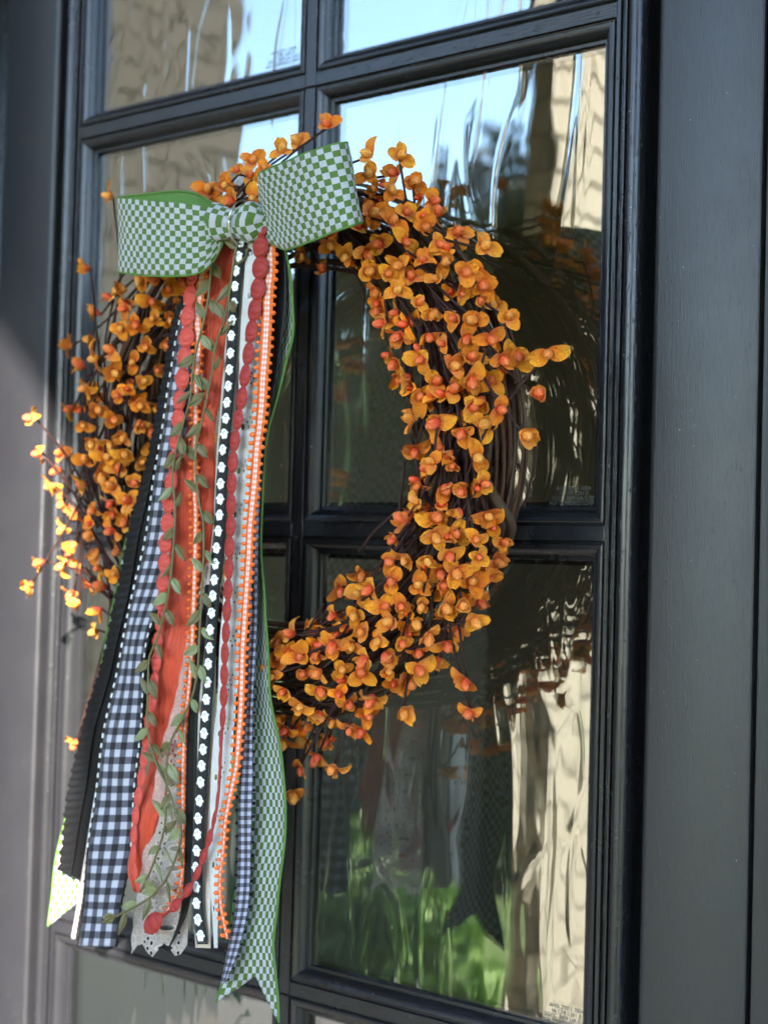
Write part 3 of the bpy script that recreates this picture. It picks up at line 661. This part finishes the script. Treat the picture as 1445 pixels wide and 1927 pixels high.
def ghost_mesh():
    mb = MB(); n = 22; pts = []
    out = [(0, 1.0), (.28, .95), (.5, .75), (.62, .45), (.95, .30), (1.0, .10), (.72, .02), (.66, -.3), (.62, -.72), (.42, -.62), (.25, -.82), (.02, -.66), (-.22, -.95), (-.45, -.75), (-.62, -.55), (-.66, -.1), (-.95, -.05), (-1.0, .18), (-.7, .30), (-.56, .68), (-.30, .92)]
    mb.add([(0, -.10, 0)]+[(x, -.10, z) for x, z in out]+[(x, .0, z) for x, z in out], [(0, 1+i, 1+(i+1) % 21) for i in range(21)]+[(1+i, 22+i, 22+(i+1) % 21, 1+(i+1) % 21) for i in range(21)])
    for cx, cz, rx, rz in ((-.20, .42, .11, .15), (.22, .42, .11, .15), (.02, .08, .12, .10)):
        q = [(cx+rx*math.cos(2*math.pi*i/8), -.13, cz+rz*math.sin(2*math.pi*i/8)) for i in range(8)]; mb.add(q, [tuple(range(8))], None, 1)
    return mb.mesh('ghost_print', False, [WHITE, INK])
gm = ghost_mesh()
for i, (u, v) in enumerate(GH):
    c = Vector(P(u, v, -.1535)); k = np.linalg.norm(np.array(c)-CAM)/FPX; o = link('ghost_print', gm, t)
    o.rotation_euler = (0, R_(-7+random.uniform(-14, 14)), 0); s = k*(10.2 if v < 900 else 10.6); o.scale = (s*1.05*random.choice((1, -1)), .0042, s*1.05); o.location = c+Vector((0, -.0009, 0))
t = thing('velvet_ribbon', 'narrow plain black velvet ribbon curling at its end')
s8 = center([(392, 1100, 5), (380, 1200, 6), (367, 1300, 8), (361, 1400, 9), (359, 1500, 9.5), (358, 1600, 9.5), (354, 1670, 9), (344, 1725, 6), (328, 1765, 3), (313, 1792, 1)], -.1505)
rib_obj('band', s8, .01, BLACKS, t, m=4)
t = thing('eyelet_lace', 'white cotton eyelet lace strip beside the dark red pumpkins', 'lace')
s9 = Strip([(440, 455, 480), (480, 461, 503), (560, 457, 502), (640, 453, 495), (720, 449, 488), (800, 446, 483), (900, 438, 474), (1000, 431, 466), (1100, 423, 457), (1200, 414, 453), (1300, 408, 446), (1400, 402, 438), (1500, 397, 429), (1600, 395, 419), (1700, 395, 411), (1785, 402, 410)], -.1515, wave=.0012, waves=3)
rib_obj('band', s9, .0215, LACEW, t, 0, m=10, edge=lambda tt, a: .14*abs(math.sin(tt*130)) if a > .9 else 0)
t = thing('black_satin_ribbon', 'black satin ribbon behind the wide orange trim')
s10 = Strip([(440, 512, 538), (520, 515, 540), (600, 508, 536), (700, 496, 520), (800, 484, 504), (900, 474, 494), (1000, 466, 486), (1150, 452, 476), (1300, 440, 470), (1420, 430, 455)], -.1475, wave=.002, waves=3)
rib_obj('band', s10, .02, BLACKS, t, m=5)
t = thing('narrow_gingham_ribbon', 'narrow lavender and black gingham ribbon with black bobble edges')
s11 = Strip([(700, 486, 505), (850, 473, 492), (1000, 467, 486), (1100, 465, 484), (1200, 464, 482), (1300, 462, 480), (1400, 456, 477), (1500, 451, 475), (1600, 448, 472), (1700, 443, 466), (1760, 432, 457), (1805, 422, 446), (1852, 412, 428)], -.1495, wave=.0015, waves=2)
rib_obj('band', s11, .0145, GINGS, t, m=5)
picot(s11, t, BLACKS, .0105, .0019, t0=s11.T*.5, name='bobble_edge')

# leaf vines
def leaf_mesh(mat):
    mb = MB(); G = []
    for i in range(8):
        f = i/7; w = .215*math.sin(math.pi*f**.85)**.9 if 0 < f < 1 else .01
        G.append([(-w, .06*math.sin(3*f), f), (-w*.5, .02+.05*math.sin(3*f), f), (0, .07+.05*math.sin(3*f), f), (w*.5, .02+.05*math.sin(3*f), f), (w, .06*math.sin(3*f), f)])
    mb.grid(G); mb.tube([(0, .055, .02), (0, .10, .5), (0, .06, .96)], .012, 4)
    return mb.mesh('leaf', True, [mat])
LM = {0: leaf_mesh(OLIVE), 1: leaf_mesh(SAGE)}
def leaf_vine(label, pts, y, split):
    t = thing('leaf_vine', label, 'garland'); c = catmull([P(u, v, y) for u, v in pts], 150); mb = MB(); mb.tube(c, .00105, 5); mb.build('stem', OLIVE, t, True)
    L = np.r_[0, np.cumsum(np.linalg.norm(np.diff(c, axis=0), axis=1))]; s = .008; i = 0
    while s < L[-1]:
        p = np.array([np.interp(s, L, np.array(c)[:, j]) for j in range(3)]); q = np.array([np.interp(s+.006, L, np.array(c)[:, j]) for j in range(3)])
        tg = (Vector(q-p) if s+.006 < L[-1] else Vector((-.7, 0, -.7))).normalized(); sd = 1 if i % 2 else -1
        e = Vector((sd, random.uniform(-.35, .1), 0)); up = (tg*random.uniform(.5, 1.0)*(1 if random.random() > .25 else -1)+e*random.uniform(.55, 1.0)).normalized()
        yv = Vector((random.uniform(-.5, .5), 1, random.uniform(-.3, .3))); xv = up.cross(yv).normalized()*-1; yv = up.cross(xv); yv = yv if yv.y > 0 else -yv; sz = random.uniform(.0165, .0215)
        o = link('leaf', LM[1 if split(p[2]) else 0], t); M4 = Matrix.Identity(4)
        for j in range(3): M4[j][0] = xv[j]*sz; M4[j][1] = yv[j]*sz; M4[j][2] = up[j]*sz; M4[j][3] = p[j]
        o.matrix_world = M4; s += random.uniform(.0125, .018); i += 1
leaf_vine('olive leaf garland along the coral pumpkin trim', [(400, 440), (392, 560), (372, 650), (363, 694), (358, 750), (341, 810), (328, 866), (324, 905), (329, 941), (329, 990), (320, 1095), (300, 1190), (281, 1240), (279, 1300), (277, 1350), (280, 1390), (295, 1440), (315, 1480), (330, 1525), (341, 1570), (325, 1630), (298, 1675), (258, 1705), (192, 1737)], -.1565, lambda z: random.random() < .25)
leaf_vine('olive and sage leaf garland beside the ghost ribbon', [(448, 450), (436, 520), (429, 569), (421, 605), (406, 650), (399, 700), (388, 755), (377, 805), (369, 838), (368, 880), (371, 919), (377, 957), (383, 988), (383, 1050), (378, 1150), (370, 1275), (350, 1340), (322, 1395), (313, 1450), (311, 1550), (289, 1625), (264, 1680)], -.1555, lambda z: z < -.02 and random.random() < .75)

# ------------------------------------------------------------------ wreath
RC, RR, RY = np.array([.050, .072]), .196, -.062
wr = empty('wreath', (.05, -.062, .072), 'grapevine wreath covered in orange bittersweet blossoms and berries', 'wreath')
def wpart(o): o.matrix_parent_inverse = Matrix.Translation((-.05, .062, -.072)); return o
def ring_pt(a, dr, dy): return np.array([RC[0]+(RR+dr)*math.cos(a), RY+dy, RC[1]+(RR+dr)*math.sin(a)])
def vine_mat(name, a, b):
    k = NM(name); c = k.coord(); n = k.noise(k.mapv(c, (1, 1, 1)), 160, 5, .65)
    k.set(Base_Color=k.mix(k.n('ObjectInfo').outputs['Random'], k.mix(n, a, b), k.mix(n, tuple(x*.6 for x in a), tuple(x*.75 for x in b))), Roughness=.8, Specular_IOR_Level=.15, Normal=k.bump(k.noise(c, 700, 4), .6, .001)); return k.m
VINE = vine_mat('grapevine_bark', (.042, .018, .011), (.150, .072, .042)); STEM = vine_mat('plum_brown_stem', (.024, .010, .009), (.066, .030, .025))
BIG = vine_mat('thick_grapevine', (.055, .034, .022), (.12, .078, .052))
for i in range(130):
    a0 = random.uniform(0, 6.28); ln = random.uniform(1.2, 3.0); ph = random.uniform(0, 6.28); tw = random.uniform(-2.5, 2.5); rad = .040*math.sqrt(random.random())
    mb = MB(); n = int(ln*16); pts = []
    for j in range(n+1):
        f = j/n; a = a0+ln*f; q = ph+tw*f; pts.append(ring_pt(a, rad*math.cos(q)+.0025*math.sin(9*f+ph), rad*.85*math.sin(q)+.002*math.cos(11*f)))
    r0 = random.uniform(.0013, .0034); mb.tube(pts, [r0*(1-.5*j/n) for j in range(n+1)], 6); wpart(mb.build('vine', VINE if i % 6 else BIG, wr, True))
# the thick vine that crosses the outer side, and a few curling tendrils
mb = MB(); mb.tube(catmull([P(868, 790, -.10), P(885, 850, -.105), (P(905, 890, -.10)), P(940, 950, -.085), P(962, 985, -.07), P(955, 1020, -.055), P(935, 1060, -.05)], 24), [.0042]*18+[.0038]*6, 8); wpart(mb.build('vine', BIG, wr, True))
tend = MB()
for u, v, y in ((930, 870, -.06), (968, 885, -.045), (955, 930, -.05), (985, 708, -.04), (905, 560, -.06), (945, 640, -.05), (900, 1040, -.06), (930, 760, -.06)):
    c = P(u, v, y); tend.tube([c+np.array([.006*math.cos(j*.8)*(1-j/40), -.0012*j*.3, .006*math.sin(j*.8)*(1-j/40)+j*.0004]) for j in range(26)], .0006, 4)
for pts in ([(1003, 820), (1006, 870), (995, 920), (985, 955)], [(905, 790), (935, 850), (950, 905), (955, 950)], [(860, 440), (900, 480), (945, 505)], [(820, 1270), (840, 1200), (870, 1160)]):
    tend.tube(catmull([P(u, v, -.05) for u, v in pts], 14), .0010, 5)
tag(wpart(tend.build('tendrils', STEM, wr, True)), kind='stuff')

def petal_mat():
    k = NM('bittersweet_petal'); u, v = k.uv(); rnd = k.n('ObjectInfo').outputs['Random']
    edge = k.mix(rnd, (.88, .25, .008), (.98, .42, .020)); core = k.mix(rnd, (.68, .095, .005), (.82, .18, .009))
    n = k.noise(k.coord(), 3.0, 4); c = k.mix(k.math('MULTIPLY', v, k.math('ADD', n, .5), clamp=True), core, edge)
    return cloth(k, c, .7, .14, k.bump(k.noise(k.coord(), 9, 4), .5, .06))
PETAL = petal_mat()
def berry_mat():
    k = NM('bittersweet_berry'); rnd = k.n('ObjectInfo').outputs['Random']; c = k.coord()
    col = k.ramp(rnd, [(0, (.66, .060, .022)), (.45, (.72, .090, .026)), (.62, (.74, .21, .032)), (1, (.78, .33, .050))])
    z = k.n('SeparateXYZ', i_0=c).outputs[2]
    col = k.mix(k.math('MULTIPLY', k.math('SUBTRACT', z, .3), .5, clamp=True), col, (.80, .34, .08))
    k.set(Base_Color=col, Roughness=.42, Specular_IOR_Level=.4, Normal=k.bump(k.noise(k.mapv(c, (6, 6, 1)), 2.2, 3), .4, .08)); return k.m
BERRY = berry_mat()
def blossom(seed, npet):
    rg = random.Random(seed); mb = MB()
    for p in range(npet):
        az_ = 2*math.pi*p/npet+rg.uniform(-.25, .25); op = rg.uniform(.35, .7) if seed % 6 == 0 else rg.uniform(.85, 1.55); Ln = rg.uniform(.7, 1.25); Wd = rg.uniform(.38, .50); curl = rg.uniform(-.5, .9); G, UV = [], []
        tw = rg.uniform(-.3, .3)
        for i in range(7):
            f = i/6; ang = op*(.55+.45*f)+curl*f*f*.6; r = Ln*math.sin(ang)*f; z = Ln*math.cos(ang)*f; w = Wd*(math.sin(math.pi*min(1, .10+.80*f))**.75) if f < 1 else Wd*.35
            row, uvr = [], []
            for j in range(6):
                g = j/5*2-1; dz = .36*g*g*Wd*(1-.2*f)+tw*g*f*.35+.05*math.sin(6*g+5*f+seed+p)+.06*f*math.sin(9*g+seed*2); t_ = g*w
                row.append((r*math.cos(az_)-t_*math.sin(az_), r*math.sin(az_)+t_*math.cos(az_), z+dz)); uvr.append((g, f))
            G.append(row); UV.append(uvr)
        mb.grid(G, UV)
    me = mb.mesh('blossom', True, [PETAL]); return me
BL = [blossom(i, 4 if i % 7 == 4 else (2 if i % 9 == 5 else 3)) for i in range(24)]
mb = MB(); mb.blob((0, 0, .46), (.285, .285, .45), 8, 10); BM_ = mb.mesh('berry', True, [BERRY])
STEMS = []; stemstuff = MB(); NF = 0
def flower(p, axis, size, roll=None):
    global NF
    a = Vector(axis).normalized(); x = a.orthogonal().normalized(); x = (Matrix.Rotation(roll if roll is not None else random.uniform(0, 6.28), 3, a) @ x); y = a.cross(x); M4 = Matrix.Identity(4)
    for j in range(3): M4[j][0] = x[j]*size; M4[j][1] = y[j]*size; M4[j][2] = a[j]*size; M4[j][3] = p[j]
    o = link('blossom', BL[random.randrange(24)], wr); o.matrix_basis = M4; wpart(o)
    b = link('berry', BM_, o); b.matrix_basis = Matrix.Translation((0, 0, 0)) @ Matrix.Rotation(random.uniform(-.35, .35), 4, 'X') @ Matrix.Diagonal((random.uniform(.9, 1.15),)*3+(1,)); NF += 1
def surf(u, v, lift=.0):
    y = -.10
    for _ in range(5):
        p = P(u, v, y); rd = abs(math.hypot(p[0]-RC[0], p[2]-RC[1])-RR); y = RY-.052*math.sqrt(max(0, 1-(rd/.060)**2))-lift
    return P(u, v, y)
def stem_to(p, back=None, r=.0011):
    a = math.atan2(p[2]-RC[1], p[0]-RC[0]); sgn = back if back else 1; out = math.hypot(p[0]-RC[0], p[2]-RC[1])-RR
    q0 = ring_pt(a+sgn*random.uniform(.25, .5), max(-.03, min(.035, out*.3)), -.035); q1 = ring_pt(a+sgn*.16, max(-.04, min(.05, out*.6)), (-.05+p[1]-RY)/2)
    stemstuff.tube(catmull([q0, q1, p], 9), [r*1.4]*3+[r]*6, 5)
STRAY = [(700, 292), (751, 296), (776, 346), (618, 238), (568, 270), (530, 287), (476, 303), (907, 468), (1031, 662), (1012, 748), (986, 818), (974, 668), (958, 600), (936, 768), (878, 1277), (886, 1338), (760, 1330), (662, 1362), (630, 1437), (600, 1418), (572, 1382), (590, 1166), (549, 1490), (566, 1440), (840, 1208), (786, 1255), (890, 1165), (918, 720), (640, 1105), (685, 1075), (608, 512),
         (171, 505), (213, 370), (214, 562), (190, 592), (180, 637), (138, 650), (162, 690), (140, 766), (68, 788), (80, 852), (122, 850), (115, 882), (84, 1056), (62, 1096), (124, 1062), (145, 1022), (140, 1112), (152, 1132), (192, 1146), (186, 1186), (146, 1392), (105, 915), (120, 945), (230, 1030)]
placed = []
for u, v in STRAY:
    p = P(u, v, random.uniform(-.115, -.085) if u > 400 else random.uniform(-.10, -.075)); out = Vector((p[0]-RC[0], 0, p[2]-RC[1])).normalized()
    ax = Vector((random.uniform(-.3, .6), -.55, random.uniform(-.5, .1)))+out*.55
    flower(p, ax, random.uniform(.0122, .0142)); stem_to(p, 1 if random.random() < .7 else -1); placed.append((u, v))
def inside(u, v, poly):
    r = False; j = len(poly)-1
    for i in range(len(poly)):
        (a, b), (c, d) = poly[i], poly[j]
        if (b > v) != (d > v) and u < (c-a)*(v-b)/(d-b)+a: r = not r
        j = i
    return r
RIGHT = [(690, 285), (790, 350), (865, 440), (915, 530), (955, 620), (955, 700), (915, 745), (905, 800), (912, 880), (935, 960), (945, 1020), (920, 1090), (890, 1150), (845, 1215), (800, 1262), (720, 1300), (690, 1370), (650, 1400), (560, 1410), (520, 1400), (510, 1190), (560, 1195), (600, 1175), (650, 1115), (700, 1060), (730, 1000), (770, 935), (790, 890), (775, 820), (765, 760), (740, 680), (715, 590), (690, 530), (650, 475), (590, 490), (560, 470), (600, 440), (680, 420)]
LEFT = [(235, 515), (345, 515), (345, 650), (332, 720), (300, 820), (280, 900), (250, 1000), (222, 1120), (200, 1180), (150, 1130), (128, 1040), (108, 950), (128, 860), (150, 770), (172, 690), (205, 600)]
TOP = [(392, 365), (430, 322), (500, 300), (500, 400), (430, 400)]
for poly, sp in ((TOP, 27), (LEFT, 31), (RIGHT, 31.5)):
    us = [p[0] for p in poly]; vs = [p[1] for p in poly]; mine = []
    for _ in range(9000):
        u, v = random.uniform(min(us), max(us)), random.uniform(min(vs), max(vs))
        if inside(u, v, poly) and all((u-a)**2+(v-b)**2 > sp*sp for a, b in placed): placed.append((u, v)); mine.append((u, v))
    for u, v in mine:
        if NF >= 300: break
        p = surf(u, v, random.uniform(.004, .022)); n_ = Vector((p[0]-RC[0], 0, p[2]-RC[1])); k = n_.length-RR; n_ = n_.normalized()*k/.06
        ax = Vector((random.uniform(-.45, .95), -.62, random.uniform(-.95, .35)))+n_*.9
        flower(p, ax, random.choice((.0100, .0114, .0124, .0132, .0140)))
        if random.random() < .75: stem_to(p, 1 if random.random() < .8 else -1)
FILL = MB(); cnt = 0
for _ in range(6000):
    if cnt > 95: break
    poly = RIGHT if random.random() < .68 else LEFT; u, v = random.uniform(100, 960), random.uniform(290, 1400)
    if not inside(u, v, poly): continue
    p = Vector(surf(u, v, random.uniform(-.012, .010))); a = Vector((random.uniform(-.6, 1), -.5, random.uniform(-1, .5))).normalized(); x = a.orthogonal().normalized(); x = Matrix.Rotation(random.uniform(0, 6.28), 3, a) @ x; y = a.cross(x); sz = random.uniform(.0085, .0125); me = BL[random.randrange(24)]
    uvd = [d.uv for d in me.uv_layers[0].data]; uvv = [(0, 0)]*len(me.vertices)
    for l in me.loops: uvv[l.vertex_index] = tuple(uvd[l.index])
    FILL.add([p+(x*q.co.x+y*q.co.y+a*q.co.z)*sz for q in me.vertices], [tuple(f.vertices) for f in me.polygons], uvv, 0)
    FILL.blob(p+a*sz*.5, (sz*.28, sz*.28, sz*.44), 6, 8, 1, (x, y, a)); cnt += 1
tag(wpart(FILL.build('small_blossoms', [PETAL, BERRY], wr, True)), kind='stuff')
# long flowering stems that run with the ring on its front
for i in range(90):
    a0 = random.uniform(0, 6.28); ln = random.uniform(.35, .9)*random.choice((1, -1)); d0, d1 = random.uniform(-.035, .02), random.uniform(-.045, .045); pts = []
    for j in range(9):
        f = j/8; pts.append(ring_pt(a0+ln*f, d0+(d1-d0)*f+.003*math.sin(5*f+i), -.040-.012*f+.004*math.sin(7*f+i)))
    stemstuff.tube(pts, [.0017*(1-.4*j/8) for j in range(9)], 5)
tag(wpart(stemstuff.build('blossom_stems', STEM, wr, True)), kind='stuff')
print('flowers', NF)
for o in S.objects:
    if o.parent is None and 'category' in o and 'kind' not in o: o['kind'] = 'thing'
